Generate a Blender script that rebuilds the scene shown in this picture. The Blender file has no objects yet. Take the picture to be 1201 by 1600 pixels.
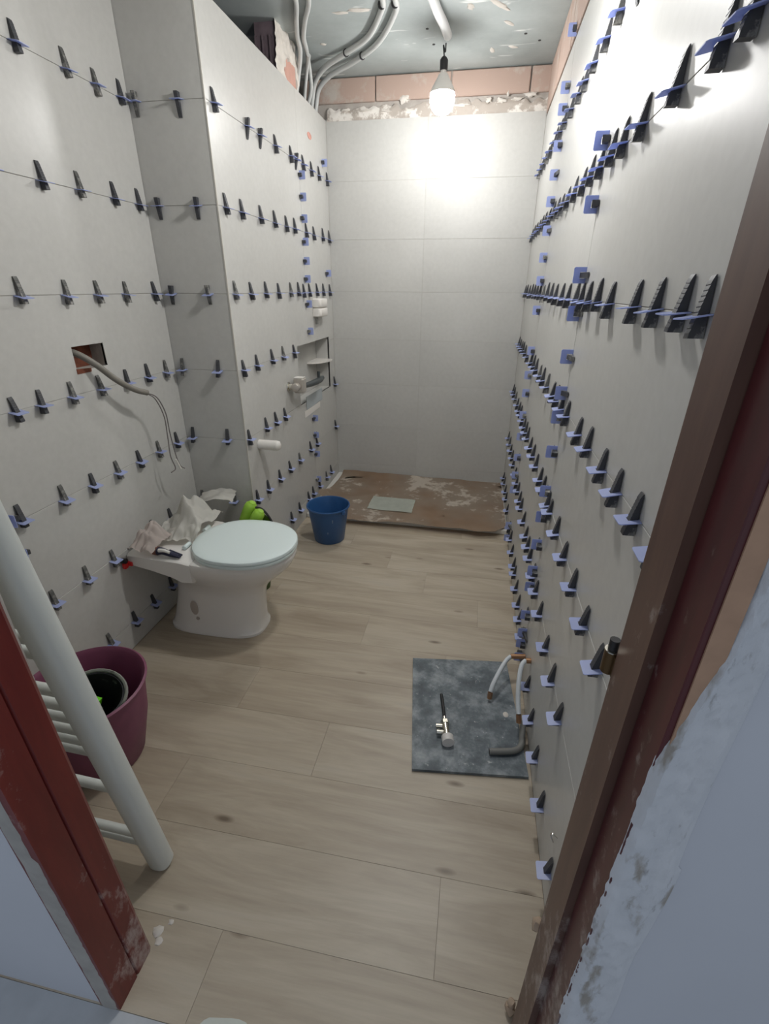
import bpy, bmesh, math, random
from mathutils import Vector, Matrix, noise
random.seed(7)
S = bpy.context.scene
COL = S.collection
H = 1.33                      # camera height above the floor; heights below given as rel + H

# ------------------------------------------------------------------ camera
cam_d = bpy.data.cameras.new('camera'); cam = bpy.data.objects.new('camera', cam_d); COL.objects.link(cam)
cam_d.sensor_fit = 'VERTICAL'; cam_d.sensor_height = 36.0
cam_d.lens = 747.46 / 1600 * 36.0
cam_d.clip_start = 0.02
MW = Matrix(((0.98326, 0.08283, -0.16231), (0.18204, -0.41702, 0.89048), (0.00607, -0.90512, -0.42511)))
cam.matrix_world = Matrix.Translation((0, 0, H)) @ (MW @ Matrix.Diagonal((1, -1, -1))).to_4x4()
S.camera = cam

# ------------------------------------------------------------------ light and exposure
W = bpy.data.worlds.new('world'); S.world = W; W.use_nodes = True
WORLD_STRENGTH = 0.42
W.node_tree.nodes['Background'].inputs[0].default_value = (0.80, 0.88, 1.0, 1)
W.node_tree.nodes['Background'].inputs[1].default_value = WORLD_STRENGTH
BULB_NEAR, BULB_FAR = 202.0, 144.0       # emission of the two bare bulbs' glass
S.view_settings.view_transform = 'Standard'
S.view_settings.look = 'None'
S.view_settings.gamma = 1.0
S.view_settings.use_curve_mapping = False
S.view_settings.exposure = 0.17
S.cycles.max_bounces = 8
S.cycles.diffuse_bounces = 7
S.cycles.sample_clamp_indirect = 6.0

# ------------------------------------------------------------------ materials
def lin(c):
    c = c / 255.0
    return c / 12.92 if c <= 0.04045 else ((c + 0.055) / 1.055) ** 2.4
def rgb(r, g, b): return (lin(r), lin(g), lin(b), 1.0)

class NT:
    def __init__(s, name, rough=0.5, metal=0.0, spec=0.5):
        s.m = bpy.data.materials.new(name); s.m.use_nodes = True
        s.t = s.m.node_tree; s.b = s.t.nodes['Principled BSDF']
        s.b.inputs['Roughness'].default_value = rough
        s.b.inputs['Metallic'].default_value = metal
        s.b.inputs['Specular IOR Level'].default_value = spec
    def n(s, t, **kw):
        x = s.t.nodes.new(t)
        for k, v in kw.items():
            if k in x.inputs: x.inputs[k].default_value = v
            else: setattr(x, k, v)
        return x
    def l(s, a, b): s.t.links.new(a, b)
    def coords(s, scale=(1, 1, 1), rand=False, kind='Object'):
        c = s.n('ShaderNodeTexCoord').outputs[kind]
        if rand:
            oi = s.n('ShaderNodeObjectInfo')
            mul = s.n('ShaderNodeVectorMath', operation='SCALE'); mul.inputs[0].default_value = (37.0, 61.0, 23.0)
            s.l(oi.outputs['Random'], mul.inputs['Scale'])
            ad = s.n('ShaderNodeVectorMath', operation='ADD'); s.l(c, ad.inputs[0]); s.l(mul.outputs[0], ad.inputs[1]); c = ad.outputs[0]
        mp = s.n('ShaderNodeMapping'); mp.inputs['Scale'].default_value = scale; s.l(c, mp.inputs['Vector'])
        return mp.outputs[0]
    def noise(s, vec, scale, detail=4, rough=0.55, dist=0.0):
        x = s.n('ShaderNodeTexNoise'); x.inputs['Scale'].default_value = scale; x.inputs['Detail'].default_value = detail
        x.inputs['Roughness'].default_value = rough; x.inputs['Distortion'].default_value = dist
        s.l(vec, x.inputs['Vector']); return x.outputs['Fac']
    def ramp(s, fac, stops):
        r = s.n('ShaderNodeValToRGB'); e = r.color_ramp.elements
        while len(e) < len(stops): e.new(0.5)
        for i, (p, c) in enumerate(stops): e[i].position = p; e[i].color = c
        s.l(fac, r.inputs[0]); return r.outputs[0]
    def mix(s, fac, a, b, mode='MIX'):
        x = s.n('ShaderNodeMix', data_type='RGBA', blend_type=mode)
        for sock, v in ((x.inputs[0], fac), (x.inputs[6], a), (x.inputs[7], b)):
            if hasattr(v, 'is_linked'): s.l(v, sock)
            else: sock.default_value = v
        return x.outputs[2]
    def color(s, c):
        if hasattr(c, 'is_linked'): s.l(c, s.b.inputs['Base Color'])
        else: s.b.inputs['Base Color'].default_value = c
    def bump(s, h, strength=0.3, dist=0.004):
        x = s.n('ShaderNodeBump'); x.inputs['Strength'].default_value = strength; x.inputs['Distance'].default_value = dist
        s.l(h, x.inputs['Height']); s.l(x.outputs[0], s.b.inputs['Normal'])

BW = lambda v: (v, v, v, 1)
def simple(name, c, rough=0.5, metal=0.0, var=0.0, vscale=20, bump=0.0, bdist=0.003, spec=0.5):
    m = NT(name, rough, metal, spec)
    if var or bump:
        v = m.coords(); f = m.noise(v, vscale, 5)
        if var:
            lo = tuple(x * (1 - var) for x in c[:3]) + (1,); hi = tuple(min(1, x * (1 + var)) for x in c[:3]) + (1,)
            m.color(m.ramp(f, [(0.3, lo), (0.7, hi)]))
        else: m.color(c)
        if bump: m.bump(f, bump, bdist)
    else: m.color(c)
    return m.m
def specks(name, c, sc, rough=0.6, dens=0.62, scale=30, metal=0.0, edge=0.05, bump=0.15):
    """a colour with blotches of mortar dust"""
    m = NT(name, rough, metal); v = m.coords()
    f = m.noise(v, scale, 6, 0.65); g = m.noise(v, scale * 0.27, 3)
    mu = m.n('ShaderNodeMath', operation='ADD'); m.l(f, mu.inputs[0])
    sb = m.n('ShaderNodeMath', operation='MULTIPLY'); m.l(g, sb.inputs[0]); sb.inputs[1].default_value = 0.5
    m.l(sb.outputs[0], mu.inputs[1])
    r = m.ramp(mu.outputs[0], [(dens, BW(0)), (dens + edge, BW(1))])
    m.color(m.mix(r, c, sc)); m.bump(f, bump, 0.002)
    return m.m

def tile_material():
    m = NT('warm_grey_tile', 0.34); v = m.coords(); oi = m.n('ShaderNodeObjectInfo')
    a = m.noise(v, 2.2, 4); b = m.noise(v, 45, 3)
    c = m.ramp(a, [(0.3, rgb(189, 188, 184)), (0.7, rgb(197, 196, 192))])
    c2 = m.ramp(b, [(0.3, BW(0.94)), (0.7, BW(1))])
    c = m.mix(1.0, c, c2, 'MULTIPLY')
    r = m.ramp(oi.outputs['Random'], [(0, BW(0.95)), (1, BW(1))])
    m.color(m.mix(1.0, c, r, 'MULTIPLY'))
    m.bump(b, 0.06, 0.001)
    return m.m
def wood_floor():
    m = NT('oak_look_plank', 0.42)
    v = m.coords((1.0, 6.0, 1.0), rand=True)
    a = m.noise(v, 1.6, 7, 0.6, 0.8)
    v2 = m.coords((1.6, 26.0, 1.0), rand=True); b = m.noise(v2, 3.5, 5, 0.6, 0.3)
    c = m.ramp(a, [(0.28, rgb(158, 145, 127)), (0.46, rgb(175, 163, 145)), (0.6, rgb(186, 175, 157)), (0.8, rgb(181, 173, 160))])
    g = m.ramp(b, [(0.25, BW(0.84)), (0.6, BW(1.0))])
    c = m.mix(0.7, c, g, 'MULTIPLY')
    v3 = m.coords((1.1, 3.2, 1.0), rand=True)
    k = m.n('ShaderNodeTexVoronoi', feature='F1'); k.inputs['Scale'].default_value = 2.4; m.l(v3, k.inputs['Vector'])
    kn = m.ramp(k.outputs['Distance'], [(0.03, rgb(120, 100, 80)), (0.09, BW(1))])
    c = m.mix(0.75, c, kn, 'MULTIPLY')
    oi = m.n('ShaderNodeObjectInfo')
    r = m.ramp(oi.outputs['Random'], [(0, (0.90, 0.875, 0.85, 1)), (1, BW(1))])
    m.color(m.mix(1.0, c, r, 'MULTIPLY')); m.bump(b, 0.08, 0.001)
    return m.m
def concrete_ceiling():
    m = NT('grey_slab_with_plaster_smears', 0.6); v = m.coords()
    a = m.noise(v, 3.0, 6, 0.6); base = m.ramp(a, [(0.25, rgb(142, 149, 148)), (0.75, rgb(176, 183, 182))])
    w = m.n('ShaderNodeMapping'); w.inputs['Rotation'].default_value = (0, 0, 0.5); w.inputs['Scale'].default_value = (3, 9, 1)
    m.l(m.n('ShaderNodeTexCoord').outputs['Object'], w.inputs['Vector'])
    s = m.noise(w.outputs[0], 1.5, 3, 0.5, 0.6); sm = m.ramp(s, [(0.63, BW(0)), (0.70, BW(0.8))])
    m.color(m.mix(sm, base, rgb(226, 228, 224))); m.bump(a, 0.35, 0.006)
    return m.m
def plaster_wall():
    m = NT('pale_blue_painted_plaster', 0.6); v = m.coords()
    a = m.noise(v, 2.0, 5); f = m.noise(v, 60, 3)
    m.color(m.ramp(a, [(0.3, rgb(186, 190, 198)), (0.7, rgb(194, 198, 206))])); m.bump(f, 0.08, 0.001)
    return m.m
def rough_plaster():
    m = NT('rough_plaster_band', 0.8); v = m.coords((1, 1, 0.30))
    a = m.noise(v, 60, 6, 0.65); g = m.noise(v, 26, 5)
    c = m.ramp(g, [(0.36, rgb(150, 146, 140)), (0.43, rgb(192, 196, 202)), (0.9, rgb(204, 207, 212))])
    d = m.ramp(a, [(0.30, rgb(160, 154, 148)), (0.38, BW(1))])
    m.color(m.mix(0.55, c, d, 'MULTIPLY')); m.bump(a, 0.5, 0.004)
    return m.m
def dark_wood(name, c1, c2, rough):
    m = NT(name, rough); v = m.coords((9, 9, 1.0)); a = m.noise(v, 5, 6, 0.6, 0.4)
    c = m.ramp(a, [(0.3, c1), (0.7, c2)])
    v2 = m.coords((1, 1, 0.6)); f = m.noise(v2, 34, 6, 0.7); g = m.noise(v2, 4, 3)
    mu = m.n('ShaderNodeMath', operation='ADD'); m.l(f, mu.inputs[0]); m.l(g, mu.inputs[1])
    hf = m.n('ShaderNodeMath', operation='MULTIPLY'); m.l(mu.outputs[0], hf.inputs[0]); hf.inputs[1].default_value = 0.5
    r = m.ramp(hf.outputs[0], [(0.55, BW(0)), (0.64, BW(0.5))])
    m.color(m.mix(r, c, rgb(196, 188, 182))); m.bump(a, 0.1, 0.001)
    return m.m
def slate():
    m = NT('dusty_slate', 0.55); v = m.coords(); a = m.noise(v, 9, 7, 0.68); b = m.noise(v, 55, 5, 0.7)
    c = m.ramp(a, [(0.36, rgb(72, 80, 86)), (0.47, rgb(92, 101, 107)), (0.60, rgb(138, 145, 149)), (0.74, rgb(172, 177, 179))])
    s = m.ramp(b, [(0.63, BW(0)), (0.70, BW(0.7))])
    m.color(m.mix(s, c, rgb(190, 192, 192))); m.bump(b, 0.3, 0.002)
    return m.m
def cardboard():
    m = NT('plaster_stained_cardboard', 0.8); v = m.coords(); a = m.noise(v, 5, 5); b = m.noise(v, 13, 6, 0.65); d = m.noise(v, 2.1, 3)
    c = m.ramp(a, [(0.3, rgb(160, 135, 112)), (0.7, rgb(178, 152, 128))])
    gw = m.ramp(d, [(0.38, BW(0)), (0.58, BW(0.8))])
    c = m.mix(gw, c, rgb(178, 165, 150))
    mu = m.n('ShaderNodeMath', operation='ADD'); m.l(b, mu.inputs[0]); m.l(d, mu.inputs[1])
    hf = m.n('ShaderNodeMath', operation='MULTIPLY'); m.l(mu.outputs[0], hf.inputs[0]); hf.inputs[1].default_value = 0.5
    s = m.ramp(hf.outputs[0], [(0.545, BW(0)), (0.59, BW(0.8))])
    m.color(m.mix(s, c, rgb(228, 220, 208))); m.bump(b, 0.2, 0.002)
    return m.m
def tab_material():
    m = NT('blue_clip_plastic', 0.35); m.color(rgb(194, 203, 233))
    tr = m.n('ShaderNodeBsdfTranslucent'); tr.inputs[0].default_value = rgb(166, 188, 250)
    mx = m.n('ShaderNodeMixShader'); mx.inputs[0].default_value = 0.38
    out = [n for n in m.t.nodes if n.type == 'OUTPUT_MATERIAL'][0]
    m.l(m.b.outputs[0], mx.inputs[1]); m.l(tr.outputs[0], mx.inputs[2]); m.l(mx.outputs[0], out.inputs[0])
    return m.m
def emit(name, c, strength):
    m = bpy.data.materials.new(name); m.use_nodes = True; t = m.node_tree; t.nodes.clear()
    e = t.nodes.new('ShaderNodeEmission'); e.inputs[0].default_value = c; e.inputs[1].default_value = strength
    o = t.nodes.new('ShaderNodeOutputMaterial'); t.links.new(e.outputs[0], o.inputs[0]); return m

TILE = tile_material(); PLANK = wood_floor(); CEIL = concrete_ceiling(); BLUEWALL = plaster_wall(); BAND = rough_plaster()
BROWN = dark_wood('brown_stained_wood', rgb(82, 58, 50), rgb(100, 74, 63), 0.42)
RED = dark_wood('oxblood_painted_wood', rgb(92, 27, 26), rgb(110, 38, 34), 0.36)
MAROON = dark_wood('maroon_painted_wood', rgb(66, 24, 28), rgb(84, 32, 36), 0.36)
RAW = simple('raw_tan_wood', rgb(168, 136, 112), 0.7, var=0.12, vscale=30, bump=0.1)
SLATE = slate(); CARD = cardboard(); TAB = tab_material()
RTAB = simple('red_plastic', rgb(214, 44, 44), 0.35)
WEDGE = specks('charcoal_wedge_plastic', rgb(62, 63, 67), rgb(122, 122, 120), 0.5, 0.84, 60, edge=0.08)
WEDGE2 = specks('dusty_wedge_plastic', rgb(88, 88, 86), rgb(150, 148, 142), 0.6, 0.74, 45, edge=0.12)
GROUT = simple('warm_grey_grout', rgb(176, 173, 167), 0.8)
ADHES = simple('grey_tile_adhesive', rgb(150, 145, 138), 0.9, var=0.06)
VOIDSHADE = simple('void_shade_render', rgb(88, 90, 100), 0.9, var=0.15)  # darkness of the unlit shaft put into the wall colour
MORTAR = simple('grey_mortar', rgb(168, 162, 155), 0.9, var=0.16, vscale=16, bump=0.6, bdist=0.01)
PLAST = simple('white_lump_plaster', rgb(204, 198, 190), 0.85, var=0.08, vscale=24, bump=0.5, bdist=0.008)
BRICK = specks('clay_brick', rgb(172, 150, 138), rgb(182, 174, 166), 0.85, 0.80, 9, edge=0.16, bump=0.4)
DKBRICK = simple('dark_clay', rgb(116, 66, 48), 0.9, var=0.3, vscale=30, bump=0.5)
VOIDBRICK = simple('grey_violet_clay', rgb(112, 98, 104), 0.9, var=0.2)
CERAM = simple('white_ceramic', rgb(230, 227, 222), 0.12)
LIDM = simple('white_seat_plastic', rgb(220, 232, 231), 0.22)
RECESSM = simple('brown_recess_tone', rgb(178, 168, 158), 0.7)  # darker brown discs stand for the toilet's recess and bolt hole
CLOTH = simple('white_cotton', rgb(226, 224, 218), 0.9, var=0.05, vscale=9)
CLOTH2 = simple('off_white_rag', rgb(214, 204, 198), 0.9, var=0.08, vscale=12)
NAVY = simple('navy_fabric', rgb(42, 44, 66), 0.8); RUST = simple('rust_leather', rgb(120, 80, 66), 0.8)
LIME = simple('lime_rubber', rgb(150, 196, 64), 0.5, var=0.06); DKGREEN = simple('dark_green_rubber', rgb(62, 80, 36), 0.6)
BRTGREEN = simple('bright_green_plastic', rgb(110, 214, 30), 0.4)
BLUE = simple('blue_bucket_plastic', rgb(44, 86, 136), 0.36, var=.06)
PURPLE = simple('purple_tub_rubber', rgb(124, 66, 92), 0.5, var=0.08, vscale=8)
BLACKR = specks('mortar_smeared_black_rubber', rgb(40, 40, 44), rgb(150, 150, 144), 0.55, 0.88, 14, edge=0.1)
SPLAT = specks('mortar_crusted_rim', rgb(148, 150, 142), rgb(62, 66, 60), 0.75, 0.78, 16, edge=0.1, bump=0.6)
WHITEM = simple('white_enamel', rgb(206, 210, 206), 0.3)
PVC = simple('white_pvc', rgb(222, 218, 212), 0.35)
CONDUIT = simple('light_grey_conduit', rgb(190, 192, 190), 0.45); CONDUITW = simple('white_conduit', rgb(224, 226, 226), 0.4)
CONDUITD = simple('mid_grey_conduit', rgb(126, 122, 114), 0.5)
BLACK = simple('black_plastic', rgb(34, 34, 36), 0.5); WIRE = simple('grey_wire', rgb(112, 106, 104), 0.5)
BRASS = simple('brass', rgb(168, 128, 96), 0.38, 0.7); AGED = simple('aged_brass', rgb(96, 76, 50), 0.4, 0.7)
CHROME = simple('chrome', rgb(206, 202, 190), 0.18, 0.95); KNOB = simple('white_knob', rgb(214, 210, 206), 0.4)
HOSE = simple('white_braided_hose', rgb(206, 212, 216), 0.45); GREYPIPE = simple('grey_rubber_pipe', rgb(118, 118, 114), 0.5)
PAPER = simple('pale_paper', rgb(206, 210, 200), 0.8, var=0.05); SHEET = simple('pale_blue_plastic', rgb(168, 176, 180), 0.35)
SATIN = simple('satin_steel', rgb(188, 182, 174), 0.35, 0.5); DGREY = simple('dark_grey_bar', rgb(62, 68, 70), 0.4)
HALLF = simple('grey_hall_floor', rgb(176, 180, 184), 0.5, var=0.06); TRAYM = simple('white_shower_tray', rgb(214, 212, 206), 0.4)
TRIMM = simple('beige_edge_trim', rgb(190, 186, 178), 0.35)
GLOWN = emit('lit_bulb_near', (1.0, 0.99, 0.972, 1), BULB_NEAR); GLOWF = emit('lit_bulb_far', (1.0, 0.99, 0.975, 1), BULB_FAR)

# ------------------------------------------------------------------ mesh helpers
class MB:
    def __init__(s): s.b = bmesh.new()
    def box(s, x0, x1, y0, y1, z0, z1, bev=0.0):
        vs = [s.b.verts.new((x, y, z)) for x in (x0, x1) for y in (y0, y1) for z in (z0, z1)]
        fs = [s.b.faces.new([vs[i] for i in q]) for q in ((0, 1, 3, 2), (4, 6, 7, 5), (0, 4, 5, 1), (2, 3, 7, 6), (0, 2, 6, 4), (1, 5, 7, 3))]
        if bev:
            es = list({e for f in fs for e in f.edges})
            bmesh.ops.bevel(s.b, geom=es, offset=bev, segments=1, affect='EDGES')
        return s
    def prism(s, poly, a, b, axis='y'):
        def P(u, v, w): return {'y': (u, w, v), 'x': (w, u, v), 'z': (u, v, w)}[axis]
        A = [s.b.verts.new(P(u, v, a)) for u, v in poly]; B = [s.b.verts.new(P(u, v, b)) for u, v in poly]
        n = len(poly); s.b.faces.new(A); s.b.faces.new(B[::-1])
        for i in range(n): s.b.faces.new((A[i], B[i], B[(i + 1) % n], A[(i + 1) % n]))
        return s
    def loft(s, rings, cap=True, closed=True):
        R = [[s.b.verts.new(p) for p in r] for r in rings]; n = len(R[0])
        for a, b in zip(R, R[1:]):
            for i in range(n if closed else n - 1): s.b.faces.new((a[i], a[(i + 1) % n], b[(i + 1) % n], b[i]))
        if cap: s.b.faces.new(R[0][::-1]); s.b.faces.new(R[-1])
        return s
    def lathe(s, prof, c=(0, 0, 0), n=28, M=None, cap=True):
        rings = []
        for r, z in prof:
            ring = []
            for i in range(n):
                a = 2 * math.pi * i / n; p = Vector((r * math.cos(a), r * math.sin(a), z))
                if M is not None: p = M @ p
                ring.append(p + Vector(c))
            rings.append(ring)
        return s.loft(rings, cap)
    def tube(s, pts, r, n=10, smooth=6):
        pts = [Vector(p) for p in pts]
        if smooth and len(pts) > 2: pts = catmull(pts, smooth)
        rs = r if callable(r) else (lambda t: r)
        rings = []; up = None
        for i, p in enumerate(pts):
            d = (pts[min(i + 1, len(pts) - 1)] - pts[max(i - 1, 0)]).normalized()
            if up is None: up = d.orthogonal().normalized()
            up = (up - d * up.dot(d)).normalized(); sd = d.cross(up); rr = rs(i / (len(pts) - 1))
            rings.append([p + up * (rr * math.cos(2 * math.pi * k / n)) + sd * (rr * math.sin(2 * math.pi * k / n)) for k in range(n)])
        return s.loft(rings)
    def cyl(s, a, b, r, n=16, r2=None):
        a, b = Vector(a), Vector(b); d = b - a; L = d.length
        M = d.to_track_quat('Z', 'Y').to_matrix()
        return s.lathe([(r, 0), (r if r2 is None else r2, L)], a, n, M)
    def grid(s, nu, nv, f, thick=0.0):
        g = [[s.b.verts.new(f(i / nu, j / nv)) for j in range(nv + 1)] for i in range(nu + 1)]
        fs = [s.b.faces.new((g[i][j], g[i + 1][j], g[i + 1][j + 1], g[i][j + 1])) for i in range(nu) for j in range(nv)]
        if thick: bmesh.ops.solidify(s.b, geom=fs, thickness=thick)
        return s
    def build(s, name, mat, parent=None, smooth=False, loc=None):
        bmesh.ops.recalc_face_normals(s.b, faces=s.b.faces[:])
        off = Vector(loc) if loc is not None else (parent.location.copy() if parent is not None and loc is None else Vector())
        base = Vector()
        if parent is not None:
            base = world_loc(parent)
        elif loc is not None: base = Vector(loc)
        for v in s.b.verts: v.co -= base
        me = bpy.data.meshes.new(name); s.b.to_mesh(me); s.b.free(); me.materials.append(mat)
        if smooth:
            me.polygons.foreach_set('use_smooth', [True] * len(me.polygons))
            try: me.set_sharp_from_angle(angle=math.radians(42))
            except Exception: pass
        o = bpy.data.objects.new(name, me); COL.objects.link(o)
        if parent is not None: o.parent = parent
        elif loc is not None: o.location = loc
        return o
def world_loc(o):
    p = Vector()
    while o is not None: p += o.location; o = o.parent
    return p
def catmull(p, k):
    out = []; q = [p[0] * 2 - p[1]] + list(p) + [p[-1] * 2 - p[-2]]
    for i in range(1, len(q) - 2):
        a, b, c, d = q[i - 1], q[i], q[i + 1], q[i + 2]
        for j in range(k):
            t = j / k
            out.append(0.5 * ((2 * b) + (c - a) * t + (2 * a - 5 * b + 4 * c - d) * t * t + (3 * b - a - 3 * c + d) * t ** 3))
    out.append(p[-1]); return out
def thing(name, label, cat, loc=(0, 0, 0), group=None):
    o = bpy.data.objects.new(name, None); COL.objects.link(o); o.location = loc; o.empty_display_size = 0.05
    return tag(o, label, cat, group)
def tag(o, label, cat, group=None):
    o['label'] = label; o['category'] = cat
    if group: o['group'] = group
    return o
def struct(o): o['kind'] = 'structure'; return o
def nz(x, y, z=0.0): return noise.noise(Vector((x, y, z)))

# ------------------------------------------------------------------ the setting
XR, XL, XM, YB, YP, YD = 0.2665, -1.2683, -0.9809, 3.3805, 1.924, 0.47   # right, left, inner-left, back, pier face, door wall
TT = 0.009                                                                 # tile thickness
JOINTS = [0.5792, 0.2708, -0.0271, -0.3226, -0.6218, -0.9230, -1.2208]     # horizontal joints, camera-relative
CZ = 1.07 + H
GAP = 0.0006

def rect_minus(u0, u1, v0, v1, hole):
    if hole is None: return [(u0, u1, v0, v1)]
    a0, a1, b0, b1 = hole
    if a1 <= u0 or a0 >= u1 or b1 <= v0 or b0 >= v1: return [(u0, u1, v0, v1)]
    a0, a1, b0, b1 = max(a0, u0), min(a1, u1), max(b0, v0), min(b1, v1)
    out = []
    if a0 > u0: out.append((u0, a0, v0, v1))
    if a1 < u1: out.append((a1, u1, v0, v1))
    if b0 > v0: out.append((a0, a1, v0, b0))
    if b1 < v1: out.append((a0, a1, b1, v1))
    return out
JD = 0.004
def tiles(parent, axis, face, sign, us, top, bottom=0.0, hole=None):
    """tiles on a plane; axis is the normal's axis, face its position, sign points out of the wall, us the vertical joints"""
    zs = [top] + [j + H for j in JOINTS] + [bottom]
    for zt, zb in zip(zs, zs[1:]):
        for a, b in zip(us, us[1:]):
            m = MB(); ok = False
            back, front = face - sign * TT, face - sign * random.uniform(0, 0.0006)
            n0, n1 = min(back, front), max(back, front)
            for (p, q, r, t) in rect_minus(a + GAP, b - GAP, zb + GAP, zt - GAP, hole):
                if q - p < 0.004 or t - r < 0.004: continue
                ok = True; whole = (p, q, r, t) == (a + GAP, b - GAP, zb + GAP, zt - GAP)
                bev = 0.0008 if whole else 0
                if axis == 'x': m.box(n0, n1, p, q, r, t, bev)
                else: m.box(p, q, n0, n1, r, t, bev)
            if ok: m.build('tile', TILE, parent)
            else: m.b.free()

# right wall
wr = struct(MB().box(XR + TT, XR + 0.13, 0.47, YB + 0.13, -0.02, CZ).build('wall_right', MORTAR))
MB().box(XR + 0.002, XR + TT, 0.47, YB, 0.0, 0.855 + H).build('adhesive_bed', ADHES, wr)
tiles(wr, 'x', XR, -1, [0.472, 0.51, 1.485, 2.46, YB + 0.006], 0.85 + H)
for k in range(8):
    y0 = 0.48 + 0.42 * k
    MB().box(XR - 0.004, XR + TT, y0 + 0.005, min(y0 + 0.412, YB - 0.002), 0.862 + H, CZ - 0.004, 0.003).build('brick', BRICK, wr)
# back wall
wb = struct(MB().box(-1.32, XR + 0.13, YB + TT, YB + 0.14, -0.02, CZ).build('wall_back', MORTAR))
MB().box(-0.99, XR, YB + 0.0012, YB + TT, 0.0, 0.88 + H).build('grout_bed', GROUT, wb)
tiles(wb, 'y', YB, -1, [XM + 0.001, -0.380, XR - 0.001], 0.885 + H)
for x0, x1 in ((-1.10, -0.686), (-0.680, -0.262), (-0.256, 0.160), (0.167, XR)):
    MB().box(x0, x1, YB - 0.012, YB + TT, 0.953 + H, CZ - 0.006, 0.004).build('brick', BRICK, wb)
def smear(u, v):
    x = -0.97 + u * 1.235; z = 0.873 + H + v * (0.055 + 0.022 * nz(x * 9, 3.1) + 0.02 * nz(x * 31, 7))
    e = min(1.0, 4 * v, 3 * (1 - v)); return (x, YB - 0.001 - max(0, e) * (0.007 + 0.007 * nz(x * 17, z * 30) + 0.004 * nz(x * 60, z * 60)), z)
MB().grid(90, 8, smear).build('mortar_band', specks('mortar_and_white_plaster', rgb(170, 161, 152), rgb(218, 213, 206), .9, .74, 14, edge=.08, bump=.6), wb, True)
for (x, z, w, h) in ((-0.52, 0.958, .075, .05), (-0.86, 0.922, .05, .02), (-0.74, 0.914, .07, .014), (0.02, 0.925, .05, .03), (-0.05, 0.93, .03, .035),
                     (0.10, 0.93, .05, .02), (0.17, 0.945, .06, .03), (-0.62, 0.905, .05, .012), (-0.20, 0.915, .08, .02), (0.05, 0.955, .012, .04)):
    m = MB(); bmesh.ops.create_icosphere(m.b, subdivisions=3, radius=1)
    for v in m.b.verts:
        k = 1 + 0.8 * nz(v.co.x * 1.9 + x * 50, v.co.z * 1.9, v.co.y) + .3 * nz(v.co.x * 5, v.co.z * 5, x * 9)
        v.co = Vector((x + v.co.x * w * .5 * k, YB - 0.006 + v.co.y * 0.010, z + H + v.co.z * h * .36 * k))
    m.build('plaster_lump', PLAST, wb, True)
# left wall (with the cut-out for an electrical box)
HOLE = (1.390, 1.532, -0.252 + H, -0.178 + H)
m = MB()
for (a, b, c, d) in rect_minus(0.455, 1.99, -0.02, CZ, HOLE): m.box(XL - 0.13, XL - TT, a, b, c, d)
wl = struct(m.build('wall_left', MORTAR))
MB().box(XL - 0.125, XL - 0.055, HOLE[0] - .01, HOLE[1] + .01, HOLE[2] - .01, HOLE[3] + .01).build('recess_brick', DKBRICK, wl)
m = MB()
for (a, b, c, d) in rect_minus(0.47, YP, 0, 0.885 + H, HOLE): m.box(XL - TT, XL - 0.0025, a, b, c, d)
m.build('adhesive_bed', ADHES, wl)
tiles(wl, 'x', XL, 1, [0.456, 1.0, YP - 0.001], 0.88 + H, hole=HOLE)
# chipped lower corner of the cut-out
MB().prism([(1.388, -0.262 + H), (1.45, -0.262 + H), (1.452, -0.250 + H), (1.388, -0.246 + H)], XL - 0.0005, XL + 0.0015, 'x').build('chipped_edge', DKBRICK, wl)
# pier: boxed-out inner wall with the shower niche
NY0, NY1, NZ0, NZ1 = 2.650, 3.257, -0.625 + H, -0.300 + H
m = MB()
bx0, bx1 = -1.40, XM - 0.0025
for (a, b, c, d) in rect_minus(YP + .0025, YB, -0.02, 1.93, (NY0 - .008, NY1 + .008, NZ0 - .008, NZ1 + .008)): m.box(bx0, bx1, a, b, c, d)
m.box(bx0, XM - 0.10, NY0 - .008, NY1 + .008, NZ0 - .008, NZ1 + .008)
m.box(XM - 0.055, XM - .0025, YP + .0025, YB, 1.93, 0.875 + H); m.box(-1.40, XM - 0.055, YP + .0025, YP + 0.05, 1.93, 0.875 + H)
wp = struct(m.build('wall_pier', ADHES))
tiles(wp, 'y', YP, -1, [XL - 0.006, XM - 0.002], 0.88 + H)
tiles(wp, 'x', XM, 1, [YP + 0.002, 2.855, YB + 0.006], 0.88 + H, hole=(NY0, NY1, NZ0, NZ1))
nx = XM - 0.10
for args in ((nx, nx + 0.008, NY0, NY1, NZ0, NZ1), (nx + 0.009, XM + .0006, NY0 - .008, NY0, NZ0, NZ1), (nx + 0.009, XM + .0006, NY1, NY1 + .008, NZ0, NZ1),
             (nx + 0.009, XM + .0006, NY0, NY1, NZ0 - .008, NZ0), (nx + 0.009, XM + .0006, NY0, NY1, NZ1, NZ1 + .008)):
    MB().box(*args).build('tile', TILE, wp)
struct(MB().box(XM - 0.004, XM + 0.0012, YP - 0.0012, YP + 0.004, 0.0, 0.88 + H).build('trim_1', TRIMM))
m = MB(); bmesh.ops.create_icosphere(m.b, subdivisions=2, radius=1)
for v in m.b.verts:
    v.co = Vector((XM + v.co.x * 0.0025, 3.056 + v.co.y * .038 * (1 + .3 * nz(v.co.y * 3, v.co.z * 3)), 0.734 + H + v.co.z * 0.016 * (1 + .4 * nz(v.co.z * 4, 2))))
m.build('chipped_patch', simple('terracotta_chip', rgb(190, 140, 128), 0.9, var=.15, vscale=60), wp)
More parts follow.
